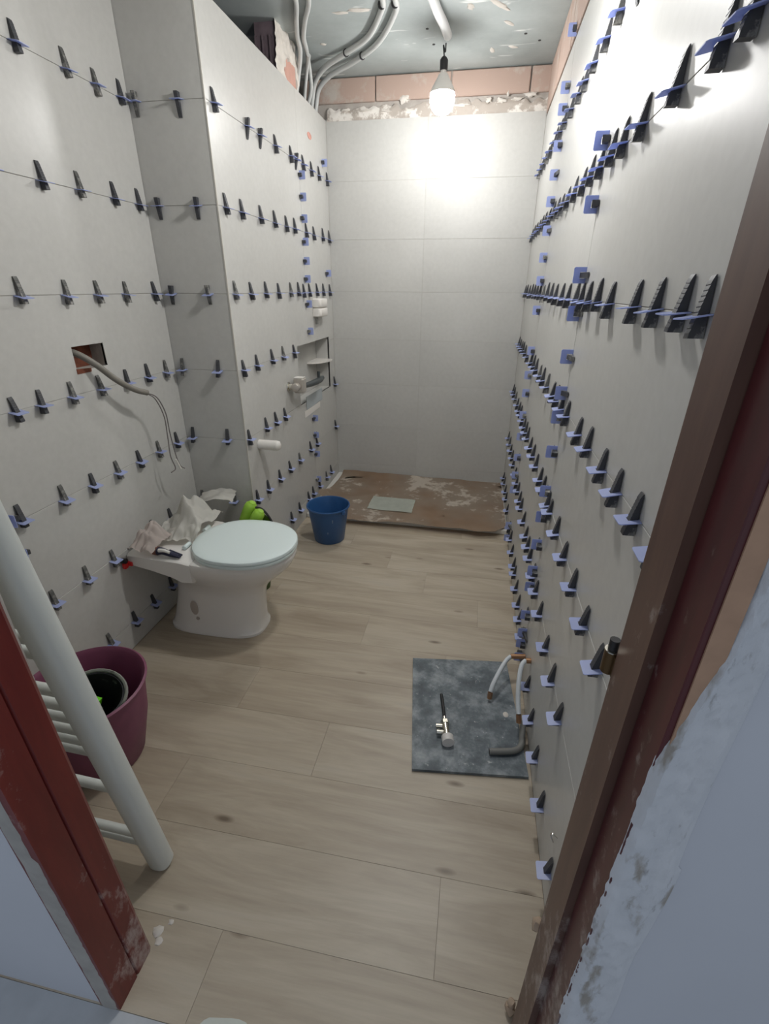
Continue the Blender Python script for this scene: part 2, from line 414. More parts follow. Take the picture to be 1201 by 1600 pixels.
# dark shaft above the boxed wall, behind it, and the brick pier standing in it
struct(MB().box(-1.46, -1.40, YP, YB + 0.1, 1.0, CZ).build('wall_shaft', VOIDSHADE))
struct(MB().box(-1.40, XM - 0.2, YP - 0.02, YP + 0.006, 0.885 + H, CZ).build('trim_2', VOIDSHADE))
bc = struct(MB().box(-1.105, -1.012, 2.715, 2.955, 1.931, CZ).build('wall_column', VOIDBRICK))
for k in range(3):
    x = -1.012 - 0.012 - 0.034 * k
    MB().box(x - 0.010, x, 2.700, 2.7149, 1.94, CZ - 0.05).build('brick_rib', VOIDBRICK, bc)
MB().box(-1.012, -1.002, 2.80, 2.945, 0.84 + H, 0.982 + H, 0.002).build('brick', simple('salmon_brick', rgb(192, 150, 136), .85, var=.06, bump=.2), bc)
def lumpp(u, v):
    y = 2.69 + u * 0.285; z = 0.80 + H + v * 0.27
    k = 0.012 + 0.012 * nz(y * 22, z * 22) + 0.006 * nz(y * 60, z * 60)
    if 2.81 + .012 * nz(z * 30, 2) < y < 2.945 and z < 0.975 + H + 0.02 * nz(y * 40, 5): k = -0.006
    return (-1.012 + k, y, z)
MB().grid(46, 44, lumpp).build('plaster_patch', PLAST, bc, True)
# ceiling
ce = struct(MB().box(-1.46, XR + 0.13, 0.345, YB + 0.14, CZ, CZ + 0.12).build('ceiling', CEIL))
for (x, y, a, L, w) in ((-.03, 2.74, .9, .13, .028), (.05, 3.15, .5, .05, .022), (-.146, 2.74, 1.4, .05, .03), (.02, 2.91, .9, .07, .02), (-.616, 2.69, .1, .10, .03),
                        (-.05, 3.17, 1.4, .06, .022), (-.70, 2.70, .1, .07, .02), (-.86, 2.97, .4, .03, .02), (-.13, 2.62, .3, .06, .02)):
    m = MB(); bmesh.ops.create_icosphere(m.b, subdivisions=3, radius=1)
    for v in m.b.verts:
        k = 1 + 0.5 * nz(v.co.x * 2 + x * 40, v.co.y * 2 + y * 9)
        px, py = v.co.x * L * .5 * k, v.co.y * w * .5 * k
        v.co = Vector((x + px * math.cos(a) - py * math.sin(a), y + px * math.sin(a) + py * math.cos(a), CZ + v.co.z * 0.004))
    m.build('plaster_smear', PLAST, ce, True)
for (x, y) in ((-.33, 3.06), (-.345, 2.9), (.10, 3.02), (.17, 3.10)):
    MB().lathe([(0.007, -0.002), (0.006, 0.0015)], (x, y, CZ), 10).build('drill_hole', BLACK, ce)
# floor: screed plus planks laid across the room
fl = struct(MB().box(XL - 0.13, XR + 0.13, 0.345, YB + 0.14, -0.12, -0.0025).build('floor', simple('brown_floor_grout', rgb(136, 124, 109), .8)))
ROWS = [(0.345, 0.508, [-0.46]), (0.508, 0.708, [0.02]), (0.708, 0.908, [-0.775]), (0.908, 1.108, [-0.385]), (1.108, 1.308, [-0.72]), (1.308, 1.508, [-0.02]),
        (1.508, 1.708, [-0.372]), (1.708, 1.908, [-0.86, 0.10]), (1.908, 2.108, [-0.16]), (2.108, 2.308, [-0.37]), (2.308, 2.508, [-0.62]), (2.508, 2.708, [0.0]), (2.708, 2.908, [-.5])]
for y0, y1, js in ROWS:
    xs = [XL + 0.0] + js + [XR]
    for a, b in zip(xs, xs[1:]):
        MB().box(a + .0003, b - .0003, y0 + .0003, y1 - .0003, -0.0024, random.uniform(-0.0002, 0), 0.0002).build('plank', PLANK, fl)
def mp(u, v):
    a = 2 * math.pi * u; r = v * (1 + .25 * nz(math.cos(a) * 1.4, math.sin(a) * 1.4, 4)); return (-0.375 + .06 * r * math.cos(a), 0.350 + .026 * r * math.sin(a), 0.0002 + .003 * (1 - v * v))
MB().grid(24, 4, mp).build('mortar_patch', simple('pale_grey_mortar', rgb(196, 200, 192), .8, var=.05), fl, True)
for (x, y, r) in ((-.604, .478, .012), (-.592, .462, .008), (-.585, .50, .006)):
    m = MB(); bmesh.ops.create_icosphere(m.b, subdivisions=2, radius=1)
    for v in m.b.verts:
        k = 1 + .5 * nz(v.co.x * 2 + x * 90, v.co.y * 2, v.co.z * 2); v.co = Vector((x + v.co.x * r * k, y + v.co.y * r * k, max(0.0002, v.co.z * r * .4 * k)))
    m.build('plaster_crumb', PLAST, fl, True)
struct(MB().box(-1.9, 1.6, -1.2, 0.3445, -0.12, -0.001).build('floor_hall', HALLF))
# door wall: hall side of the partition, with plaster bands beside the frame
YH = 0.345
m = MB().box(-1.9, -0.630, YH + .003, .4495, -0.1, CZ + .1).box(0.212, 1.6, YH + .003, YD, -0.1, CZ + .1).box(-0.630, 0.212, YH + .003, .4495, 2.12, CZ + .1)
wf = struct(m.build('wall_front', BLUEWALL))
MB().box(-1.277, -0.632, .450, .454, 0, CZ).build('inner_plaster', simple('beige_inner_plaster', rgb(176, 170, 162), .8, var=.06), wf)
def bandR(u, v):
    z = v * 2.3; zr = z - H
    xi = 0.2085 if zr > -0.26 else (0.2085 - 0.0235 * min(1, (-0.26 - zr) / 0.14) ** .8)
    xi += 0.0026 * nz(z * 75, 1) + 0.0026 * nz(z * 14, 4); xo = 0.243 + 0.005 * nz(z * 6, 8) + (0.004 if zr < -.55 else 0)
    x = xi + u * (xo - xi); e = min(1, u * 9, (1 - u) * 5)
    d = e * (0.0075 + 0.0035 * nz(x * 90, z * 40) + .0022 * nz(x * 260, z * 150) + .004 * nz(x * 40, z * 9, 5))
    d -= 0.006 * math.exp(-((x - .214) / .006) ** 2 - ((zr + .645) / .016) ** 2)
    return (x, YH + .003 - .0005 - d, z)
MB().grid(16, 420, bandR).build('plaster_band', BAND, wf, True)
def bandL(u, v):
    z = v * 2.3; xi = -0.599 + 0.0035 * nz(z * 22, 1) + .002 * nz(z * 70, 9) - (0.012 if z > 0.5 else 0.004); xo = -0.648 + .004 * nz(z * 7, 3)
    x = xi + u * (xo - xi); e = min(1, u * 6, (1 - u) * 4)
    return (x, YH + .0025 - e * (0.004 + 0.002 * nz(x * 110, z * 60)), z)
MB().grid(10, 200, bandL).build('plaster_band', simple('dirty_plaster_band', rgb(156, 154, 150), .85, var=.12, vscale=22, bump=.5), wf, True)
# door frame
d1 = struct(bpy.data.objects.new('door_1', None)); COL.objects.link(d1)
MB().box(0.186, 0.210, YH + .0005, 0.400, 0, 2.11, .001).build('jamb', MAROON, d1)
MB().prism([(0.1755, .4005), (0.1755, .463), (0.179, .470), (0.210, .470), (0.210, .4005)], 0, 2.11, 'z').build('rebate_strip', BROWN, d1)
MB().prism([(-.600, .3455), (-.600, .398), (-.6045, .4005), (-.600, .404), (-.600, .443), (-.604, .4495), (-.645, .4495), (-.645, .3455)], 0, 2.11, 'z').build('jamb', RED, d1)
MB().box(-.640, .210, YH + .0005, YD, 2.11, 2.14).build('head_jamb', RED, d1)
MB().box(0.1916, 0.2088, YH - .0012, YH + .0004, 0.9, 2.11).build('raw_wood_edge', RAW, d1)
hg = MB().cyl((0.176, .4785, 0.918), (0.176, .4785, 0.948), .0085, 14).box(0.176, .1815, .462, .4785, .920, .946).build('hinge', AGED, d1, True)
MB().cyl((0.176, .4785, 0.9482), (0.176, .4785, 0.9498), .0090, 14).build('washer', CHROME, hg, True)
MB().cyl((0.176, .4785, 0.950), (0.176, .4785, 0.964), .0058, 12).build('hinge_pin', BLACK, hg, True)
for (y, z, r) in ((.4735, .363, .010), (.476, .352, .007), (.488, .012, .011), (.490, .030, .008)):
    m = MB(); bmesh.ops.create_icosphere(m.b, subdivisions=2, radius=1)
    for v in m.b.verts:
        k = 1 + .5 * nz(v.co.x * 2 + z * 90, v.co.y * 2, v.co.z * 2); v.co = Vector((.1762 + v.co.x * r * k, y + v.co.y * r * k, z + v.co.z * r * 1.3 * k))
    m.build('plaster_lump', simple('tan_lump', rgb(170, 150, 130), .9) , d1, True)

for o in list(d1.children_recursive) + list(wf.children) + [wf]:      # the old frame leans a little out of plumb
    if o.name.startswith('inner'): continue
    for v in o.data.vertices:
        v.co.x += v.co.z * (-.030 if v.co.x < -.2 else .009)

# ------------------------------------------------------------------ tile levelling clips
def tab_mesh():
    m = MB(); t = 0.0008; w = 0.0195
    m.box(-0.0006, 0.0008, -w, w, -t, t); m.box(0.0008, 0.0155, -w, -0.0076, -t, t); m.box(0.0008, 0.0155, 0.0076, w, -t, t)
    m.prism([(0.0155, -w), (0.029, -w), (0.0315, -w + .003), (0.0315, w - .003), (0.029, w), (0.0155, w)], -t, t, 'z')
    return m
def wedge_mesh(dusty):
    m = MB(); prof = [(0.0010, -0.023), (0.0185, -0.023)]; n = 10
    for i in range(n):
        z0 = -0.017 + i * 0.0060; x = 0.0180 - (z0 + .017) * 0.215
        prof += [(x, z0), (x - 0.0017, z0 + 0.0048)]
    prof += [(0.0032, 0.045), (0.0022, 0.047), (0.0010, 0.047)]
    m.prism(prof, -0.0068, 0.0068, 'y'); return m
tabo = tab_mesh().build('clip_tab', TAB); wedo = wedge_mesh(0).build('wedge', WEDGE); wedo2 = wedge_mesh(1).build('wedge', WEDGE2)
TABME, WME, WME2 = tabo.data, wedo.data, wedo2.data
for o in (tabo, wedo, wedo2): bpy.data.objects.remove(o)
NORD = ['zeroth', 'first', 'second', 'third', 'fourth', 'fifth', 'sixth', 'seventh', 'eighth', 'ninth', 'tenth', 'eleventh', 'twelfth', 'thirteenth', 'fourteenth',
        'fifteenth', 'sixteenth', 'seventeenth', 'eighteenth', 'nineteenth', 'twentieth', 'twenty-first', 'twenty-second', 'twenty-third', 'twenty-fourth']
JN = ['topmost', 'second', 'third', 'fourth', 'fifth', 'sixth', 'lowest']
def clip(p, nrm, tip, label, group, dusty=False, tabmat=None):
    X = Vector(nrm); Zv = Vector(tip); Yv = Zv.cross(X)
    R = Matrix((X, Yv, Zv)).transposed()
    R = R @ Matrix.Rotation(random.uniform(-.05, .05), 3, 'X')
    r = bpy.data.objects.new('tile_leveling_clip', None); r.empty_display_size = .02; COL.objects.link(r)
    r.matrix_basis = Matrix.Translation(p) @ R.to_4x4(); tag(r, label, 'tile clip', group)
    t = bpy.data.objects.new('clip_tab', TABME); COL.objects.link(t); t.parent = r
    if abs(tip[2]) > .5: t.rotation_euler = (0, (1 if tip[2] > 0 else -1) * random.uniform(.08, .26), 0)
    w = bpy.data.objects.new('wedge', WME2 if dusty else WME); COL.objects.link(w); w.parent = r
    s = random.uniform(-0.007, 0.004); w.location = (0, 0, s)
    w.rotation_euler = (random.uniform(-.05, .05), 0, 0)
    return r
UP, DN = (0, 0, 1), (0, 0, -1)
RIGHT = {1: [0.92, 1.09, 1.25, 1.408, 1.562, 1.697, 1.849, 1.979, 2.09, 2.245, 2.40, 2.52, 2.66, 2.831, 2.95, 3.078, 3.213, 3.335],
 2: [0.745, 0.822, 0.978, 1.153, 1.287, 1.389, 1.5, 1.615, 1.73, 1.869, 2.013, 2.141, 2.253, 2.382, 2.52, 2.67, 2.80, 2.93, 3.07, 3.20, 3.33],
 3: [0.677, 0.746, 0.852, 0.965, 1.147, 1.263, 1.374, 1.466, 1.543, 1.686, 1.816, 1.968, 2.09, 2.22, 2.363, 2.50, 2.631, 2.76, 2.89, 3.05, 3.213, 3.34],
 4: [0.62, 0.728, 0.842, 0.956, 1.099, 1.218, 1.399, 1.494, 1.604, 1.696, 1.849, 1.985, 2.1, 2.249, 2.361, 2.484, 2.7, 2.85, 2.98, 3.094, 3.22, 3.34],
 5: [0.728, 0.853, 0.989, 1.127, 1.265, 1.406, 1.461, 1.587, 1.681, 1.829, 1.954, 2.074, 2.218, 2.317, 2.417, 2.54, 2.669, 2.775, 2.922, 3.091, 3.24, 3.34],
 6: [0.883, 1.005, 1.134, 1.291, 1.415, 1.515, 1.638, 1.732, 1.823, 1.957, 2.101, 2.19, 2.312, 2.418, 2.548, 2.707, 2.841, 2.981, 3.121, 3.275],
 7: [0.71, 0.867, 1.01, 1.146, 1.285, 1.545, 1.657, 1.752, 1.879, 2.003, 2.071, 2.213, 2.356, 2.488, 2.732, 2.906, 3.023, 3.174, 3.284]}
for r, ys in RIGHT.items():
    ys = sorted(ys, reverse=True)
    for i, y in enumerate(ys):
        tipd = DN if r == 1 and y in (1.25, 1.408) else UP
        st = 'upside-down wedge' if tipd is DN else 'dark wedge'
        clip((XR, y, JOINTS[r - 1] + H), (-1, 0, 0), tipd, f'{st} in blue clip, right wall, {JN[r-1]} level joint, {NORD[i+1]} from back corner', 'levelling clips along right wall level joints', random.random() < .06)
NEARC = [0.321, 0.191, 0.032, -0.062, -0.175, -0.277, -0.348, -0.456, -0.588, -0.679, -0.782, -0.886, -0.952, -1.074, -1.155, -1.205, -1.27]
FARC = [0.872, 0.704, 0.637, 0.520, 0.423, 0.330, 0.224, 0.122, 0.030, -0.091, -0.268, -0.380, -0.466, -0.575, -0.686, -0.797, -0.895, -0.979, -1.192, -1.27]
for nm, yc, zs in (('nearer', 1.485, NEARC), ('farther', 2.46, FARC)):
    for i, z in enumerate(zs):
        back = random.random() < .8
        clip((XR, yc, z + H), (-1, 0, 0), (0, 1, 0) if back else (0, -1, 0), f'blue tab clip with sideways wedge, right wall, {nm} vertical joint, {NORD[i+1]} from top', 'levelling clips along right wall vertical joints', random.random() < .3)
LEFT = {1: [1.29, 1.461, 1.634, 1.755, 1.874], 2: [1.27, 1.436, 1.581, 1.74, 1.87], 3: [1.255, 1.421, 1.558, 1.699, 1.868], 4: [1.129, 1.218, 1.341, 1.47, 1.604, 1.729, 1.849],
 5: [1.039, 1.198, 1.326, 1.454, 1.579, 1.705, 1.835], 6: [1.052, 1.194, 1.327, 1.568, 1.693], 7: [1.212, 1.352, 1.476, 1.605]}
for r, ys in LEFT.items():
    for i, y in enumerate(sorted(ys, reverse=True)):
        clip((XL, y, JOINTS[r - 1] + H), (1, 0, 0), UP, f'grey wedge in blue clip, left wall, {JN[r-1]} level joint, {NORD[i+1]} from inner corner', 'levelling clips on the left wall', random.random() < .5)
for i, z in enumerate((-0.605, -0.713)):
    clip((XL, 1.0, z + H), (1, 0, 0), (0, -1, 0), f'blue clip with sideways wedge beside the white radiator, {("upper", "lower")[i]} one', 'levelling clips on the left wall')
PIER = {1: [-1.239, -1.078], 2: [-1.217, -1.061], 3: [-1.222, -1.063], 4: [-1.229, -1.067], 5: [-1.235, -1.066], 6: [-1.238, -1.073]}
for r, xs in PIER.items():
    for i, x in enumerate(xs):
        clip((x, YP, JOINTS[r - 1] + H), (0, -1, 0), DN if r <= 3 else UP, f'{"tip-down" if r<=3 else "tip-up"} wedge clip on shaded pier face, {JN[r-1]} joint, {("left", "right")[i]} of the pair', 'levelling clips on the pier face', random.random() < .5)
MID = {1: [1.977, 2.241, 2.365, 2.537, 2.733, 2.805, 2.911, 3.047, 3.184, 3.345], 2: [1.98, 2.114, 2.3, 2.459, 2.606, 2.723, 2.905, 3.037, 3.21, 3.344],
 3: [1.976, 2.125, 2.282, 2.436, 2.602, 2.719, 2.805, 2.905, 3.045, 3.174, 3.315], 4: [1.971, 2.107, 2.285, 2.428, 2.587], 5: [1.948, 2.141, 2.263, 2.387, 3.345],
 6: [1.96, 2.092, 2.246, 2.398, 2.557, 2.758, 2.885, 3.329], 7: [2.36, 2.497, 2.665, 2.755, 2.89, 3.056, 3.169]}
for r, ys in MID.items():
    for i, y in enumerate(sorted(ys)):
        tipd = DN if (r == 1 and y in (2.241, 2.365, 2.805)) else UP
        clip((XM, y, JOINTS[r - 1] + H), (1, 0, 0), tipd, f'{"upside-down" if tipd is DN else "black"} wedge clip on bright inner wall, {JN[r-1]} joint, {NORD[i+1]} from pier edge', 'levelling clips on the bright inner wall', random.random() < .15)
for i, z in enumerate([0.524, 0.428, 0.33, 0.222, 0.129, 0.04, -0.089, -0.235, -0.75, -0.858, -0.985, -1.16]):
    clip((XM, 2.855, z + H), (1, 0, 0), (0, 1, 0), f'blue tab clip with sideways wedge, inner wall vertical joint, {NORD[i+1]} from top', 'levelling clips on the bright inner wall', random.random() < .3)
for z, nm in ((0.655, 'upper'), (0.078, 'lower')):
    clip((XM, 3.27, z + H), (1, 0, 0), (0, 1, 0), f'blue clip with sideways wedge beside back left corner, {nm} one', 'levelling clips on the bright inner wall')

# ------------------------------------------------------------------ bare bulbs
def bulb(loc, glow, label, cable_top):
    x, y, z = loc
    t = thing('hanging_bulb', label, 'light bulb', (x, y, z))
    prof = [(0.010, -0.078), (0.034, -0.070), (0.050, -0.052), (0.058, -0.026), (0.059, -0.004), (0.055, 0.010)]
    MB().lathe(prof, loc, 22).build('glass', glow, t, True)
    MB().lathe([(0.0585, 0.004), (0.0575, 0.012), (0.048, 0.030), (0.034, 0.052), (0.021, 0.076), (0.0135, 0.078), (0.0135, 0.10)], loc, 22).build('housing', PVC, t, True)
    MB().lathe([(0.018, 0.088), (0.019, 0.125), (0.012, 0.135), (0.005, 0.140)], loc, 16).build('lamp_holder', BLACK, t, True)
    MB().tube([(x, y, z + .139), (x - .006, y + .004, z + .18), (x + .004, y, cable_top - .03), (x + .006, y - .004, cable_top)], .0032, 6).build('cable', BLACK, t, True)
bulb((-0.262, 2.90, 0.83 + H), GLOWF, 'bare lit bulb hanging from ceiling before the back wall', 1.014 + H)
bulb((-0.13, 1.59, 0.745 + H), GLOWN, 'bare lit bulb hanging from ceiling above middle of room', CZ)

# ------------------------------------------------------------------ conduits on the ceiling
def conduit(pts, r, mat, label, group='electrical conduits at the ceiling', ties=()):
    o = MB().tube([(x, y, z + H) for x, y, z in pts], r, 12, 8).build('conduit', mat, None, True); tag(o, label, 'conduit', group)
    for (p, q) in ties:
        MB().cyl((p[0], p[1], p[2] + H), (q[0], q[1], q[2] + H), r + .004, 12).build('tie', BLACK, o, True)
    return o
zc = 1.07 - .0135
conduit([(-.46, 1.9, zc), (-.478, 2.3, zc), (-.493, 2.58, zc), (-.517, 2.68, zc), (-.62, 2.893, zc), (-.766, 3.035, zc - .004), (-.90, 3.13, zc - .02), (-.98, 3.20, 1.0), (-1.012, 3.235, .93), (-1.022, 3.245, .90)], .0125, CONDUIT,
        'thick grey conduit on ceiling, inner one of the curving pair', ties=(((-.505, 2.628, zc), (-.506, 2.632, zc)), ((-.76, 3.030, zc - .004), (-.764, 3.034, zc - .004))))
conduit([(-.40, 1.9, zc), (-.425, 2.3, zc), (-.442, 2.58, zc), (-.460, 2.70, zc), (-.585, 2.96, zc), (-.75, 3.14, zc - .004), (-.90, 3.235, zc - .02), (-.985, 3.29, 1.0), (-1.015, 3.315, .93), (-1.022, 3.32, .90)], .0125, CONDUIT,
        'thick grey conduit on ceiling, outer one of the curving pair', ties=(((-.449, 2.628, zc), (-.450, 2.632, zc)), ((-.69, 3.082, zc - .002), (-.694, 3.086, zc - .002))))
conduit([(-.80, 1.9, zc), (-.82, 2.3, zc), (-.840, 2.52, zc), (-.90, 2.70, zc), (-.945, 2.84, zc), (-.965, 2.93, 1.03), (-1.0, 2.985, .96), (-1.02, 3.0, .90)], .0105, CONDUIT, 'thin grey conduit running along ceiling to the brick column, left one')
conduit([(-.74, 1.9, zc), (-.76, 2.3, zc), (-.787, 2.53, zc), (-.86, 2.70, zc), (-.917, 2.845, zc), (-.94, 2.95, zc - .01), (-.965, 3.06, 1.02), (-.985, 3.14, .96), (-1.02, 3.18, .90)], .0105, CONDUIT, 'thin grey conduit running along ceiling to the brick column, right one')
conduit([(-.925, 2.94, zc - .035), (-.965, 3.02, .995), (-1.0, 3.08, .93), (-1.01, 3.095, .90)], .009, CONDUIT, 'short thin conduit branching down behind the tiled inner wall')
conduit([(-.36, 1.9, zc), (-.325, 2.3, zc - .002), (-.285, 2.66, zc - .008), (-.262, 2.80, zc - .012), (-.250, 2.90, zc - .016)], .020, CONDUITW, 'white conduit on ceiling ending above the bulb')

# ------------------------------------------------------------------ toilet
def sup(cx, hx, cy, hy, z, n=44, e=2.4, eb=None):
    out = []
    for i in range(n):
        a = 2 * math.pi * i / n; c, s = math.cos(a), math.sin(a); ee = e if c > 0 or eb is None else eb
        out.append((cx + hx * math.copysign(abs(c) ** (2 / ee), c), cy + hy * math.copysign(abs(s) ** (2 / ee), s), z))
    return out
TY = 1.545
to = thing('toilet', 'white toilet with closed oval lid standing by left wall', 'toilet', (-1.0, TY, 0))
rings = []
for z, xb, xf, hy, e in ((0.0004, -1.215, -.793, .106, 3.2), (.012, -1.213, -.792, .106, 3.2), (.02, -1.205, -.797, .100, 3.0), (.06, -1.195, -.797, .095, 2.8), (.13, -1.178, -.792, .090, 2.6), (.19, -1.166, -.784, .090, 2.5),
                         (.225, -1.165, -.768, .098, 2.4), (.26, -1.166, -.735, .120, 2.3), (.295, -1.17, -.694, .146, 2.2), (.33, -1.18, -.660, .165, 2.2), (.36, -1.185, -.644, .175, 2.2), (.380, -1.185, -.640, .177, 2.2), (.386, -1.183, -.643, .175, 2.2), (.388, -1.178, -.65, .170, 2.2)):
    rings.append(sup((xb + xf) / 2, (xf - xb) / 2, TY, hy, z, e=e))
m = MB().loft(rings)
dk = []
for x, hy, z0, z1 in ((-1.262, .150, .362, .392), (-1.258, .158, .352, .398), (-1.23, .166, .346, .402), (-1.15, .172, .335, .402), (-1.07, .176, .318, .402), (-1.03, .176, .30, .400), (-.99, .172, .30, .390)):
    dk.append([(x, TY - hy, z0 + .008), (x, TY - hy + .012, z0), (x, TY + hy - .012, z0), (x, TY + hy, z0 + .008), (x, TY + hy, z1 - .008), (x, TY + hy - .010, z1), (x, TY - hy + .010, z1), (x, TY - hy, z1 - .008)])
m.loft(dk); m.build('bowl', CERAM, to, True)
def oval(z, g, bk=-1.045):
    out = []
    for i in range(56):
        a = 2 * math.pi * i / 56; c, s = math.cos(a), math.sin(a)
        x = -.845 + (.208 if c > 0 else .20) * math.copysign(abs(c) ** (2 / (2.1 if c > 0 else 2.6)), c); y = .181 * math.copysign(abs(s) ** (2 / 2.15), s)
        if c < 0: y *= 1 - .12 * c * c
        out.append((-.845 + (x + .845) * g, TY + y * g, z))
    return out
MB().loft([oval(.3885, .965), oval(.3895, .99), oval(.396, 1.0), oval(.402, .995), oval(.4035, .98)]).build('seat', LIDM, to, True)
MB().loft([oval(.4045, .97), oval(.406, 1.0), oval(.413, 1.005), oval(.4185, .992), oval(.4215, .955), oval(.4235, .85), oval(.4245, .6), oval(.425, .25)]).build('lid', LIDM, to, True)
for s in (-1, 1): MB().cyl((-1.052, TY + s * .075 - .02, .411), (-1.052, TY + s * .075 + .02, .411), .009, 12).build('hinge', LIDM, to, True)
MB().lathe([(.021, 0), (.020, .002), (.006, .003)], (-1.062, TY - .0905, .125), 20, Matrix.Rotation(math.radians(90), 3, 'X') @ Matrix.Diagonal((.8, 1.7, 1))).build('mounting_recess', RECESSM, to, True)
MB().lathe([(.008, 0), (.007, .004)], (-1.052, TY - .0925, .075), 12, Matrix.Rotation(math.radians(90), 3, 'X')).build('bolt_hole', RECESSM, to, True)

# cloths heaped on the toilet's back deck
def cloth(name, label, f, mat, n=34, thick=.004):
    o = MB().grid(n, n, f, thick).build(name, mat, None, True); return tag(o, label, 'cloth', None)
def heap(cx, cy, rx, ry, base, peak, seed, floor_z, rot=0.0, sharp=1.0):
    def f(u, v):
        a, b = u * 2 - 1, v * 2 - 1
        x = cx + rx * (a * math.cos(rot) - b * math.sin(rot)) + .012 * nz(u * 4, v * 4, seed + 9)
        y = cy + ry * (a * math.sin(rot) + b * math.cos(rot)) + .012 * nz(u * 4, v * 4, seed + 5)
        d = max(0, 1 - (a * a + b * b) ** .5 / 1.25)
        fold = abs(nz(u * 3.0 + seed, v * 2.2)) * 1.1 + .5 * abs(nz(u * 6.5, v * 6 + seed))
        z = base + peak * d ** sharp * (.55 + fold) + .018 * (1 - d) * abs(nz(u * 7, v * 7, seed))
        return (min(max(x, XL + .048), 9), y, max(z, floor_z + .006))
    return f
def drape(cx, cy, rx, ry, rot, floor_z, bumps, seed, ripple=.010):
    def f(u, v):
        a, b = u * 2 - 1, v * 2 - 1
        k = 1 + .16 * nz(a * 1.5, b * 1.5, seed)
        x = cx + k * (rx * a * math.cos(rot) - ry * b * math.sin(rot)); y = cy + k * (rx * a * math.sin(rot) + ry * b * math.cos(rot))
        z = floor_z
        for (bx, by, h, sx, sy, t) in bumps:
            dx, dy = x - bx, y - by; p = dx * math.cos(t) + dy * math.sin(t); q = -dx * math.sin(t) + dy * math.cos(t)
            z += h * math.exp(-abs(p / sx) ** 1.5 - abs(q / sy) ** 1.2)
        z += ripple * abs(nz(x * 16, y * 16, seed)) + ripple * .5 * abs(nz(x * 40, y * 30, seed))
        return (max(x, XL + .045), y, z)
    return f
cloth('white_cloth', 'bright white cloth rising to a point behind the toilet lid', drape(-1.122, 1.620, .088, .135, .12, .4125, [(-1.125, 1.59, .062, .05, .09, 1.3), (-1.100, 1.645, .080, .05, .06, .6), (-1.115, 1.60, .050, .018, .07, 1.1), (-1.11, 1.69, .05, .05, .05, 1.9)], 2.3, .034), CLOTH, 52, .002)
def flap(u, v):
    x = -1.165 + .16 * u + .012 * nz(v * 4, u * 3, 1) - .03 * v; y = 1.752 + .105 * v + .02 * u
    return (x, y, .449 + .034 * math.sin(u * 2.6) * (1 - .3 * v) + .014 * nz(u * 4, v * 4, 3) + .016 * v)
cloth('white_cloth', 'smooth white cloth corner spread out behind toilet lid towards the pier', flap, CLOTH, 24, .002)
cloth('off_white_rag', 'pinkish off-white rag heaped on toilet deck against left wall', drape(-1.180, 1.432, .050, .070, .0, .4125, [(-1.195, 1.475, .05, .07, .06, .5), (-1.185, 1.42, .04, .06, .045, -.3), (-1.200, 1.50, .035, .02, .05, 1.0)], 7.1, .036), CLOTH2, 44, .002)
t = thing('work_glove', 'navy and white glove with rust cuff lying on near edge of toilet deck', 'glove', (-1.08, 1.40, .403))
def tubz(pts, r, n=8): return MB().tube(pts, r, n, 5)
m = MB().tube([(-1.125, 1.396, .421), (-1.10, 1.392, .424), (-1.065, 1.388, .417), (-1.04, 1.388, .412)], lambda q: .016 - .009 * q, 10, 5)
m.build('palm', NAVY, t, True)
MB().tube([(-1.112, 1.386, .430), (-1.088, 1.382, .434), (-1.066, 1.382, .428)], lambda q: .008 - .003 * q, 8, 5).build('white_panel', CLOTH, t, True)
MB().tube([(-1.142, 1.398, .421), (-1.124, 1.396, .421)], .0172, 12, 0).build('cuff', RUST, t, True)
for k in range(3): MB().tube([(-1.08, 1.387 + .007 * k, .424), (-1.05, 1.384 + .008 * k, .416), (-1.03, 1.383 + .009 * k, .410)], lambda q: .0058 - .002 * q, 7, 5).build('finger', NAVY, t, True)

# lime tub behind the toilet
t = thing('rubber_tub', 'lime green soft tub with thick padded handles standing behind toilet', 'tub', (-.945, 1.825, 0))
c = (-.945, 1.825, 0)
MB().lathe([(.046, .0005), (.052, .05), (.064, .20), (.078, .33), (.082, .335), (.076, .338), (.070, .32), (.048, .05), (.02, .012)], c, 28).build('body', DKGREEN, t, True)
pad = lambda r: (lambda q: r * max(.25, (1 - abs(2 * q - 1) ** 6)) ** .5)
MB().tube([(-.995, 1.795, .27), (-.975, 1.798, .345), (-.945, 1.802, .42), (-.925, 1.805, .462)], pad(.029), 14, 10).build('handle', LIME, t, True)
MB().tube([(-.945, 1.762, .30), (-.925, 1.764, .345), (-.893, 1.767, .41), (-.872, 1.769, .442)], pad(.027), 14, 10).build('handle', LIME, t, True)
MB().tube([(-.880, 1.756, .385), (-.862, 1.755, .37), (-.845, 1.754, .335), (-.835, 1.754, .28)], pad(.014), 12, 8).build('strap', LIME, t, True)
def web(u, v):
    x = -.905 + .10 * u; return (x, 1.792 + .004 * math.sin(u * 3), .30 + v * (.135 - .115 * u ** 1.6))
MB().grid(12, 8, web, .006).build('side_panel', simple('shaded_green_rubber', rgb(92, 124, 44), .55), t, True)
MB().tube([(-.905, 1.789, .446), (-.875, 1.787, .441), (-.848, 1.785, .411), (-.822, 1.782, .361), (-.803, 1.779, .315), (-.792, 1.777, .288)], .0052, 8, 8).build('rim_cord', BLACK, t, True)

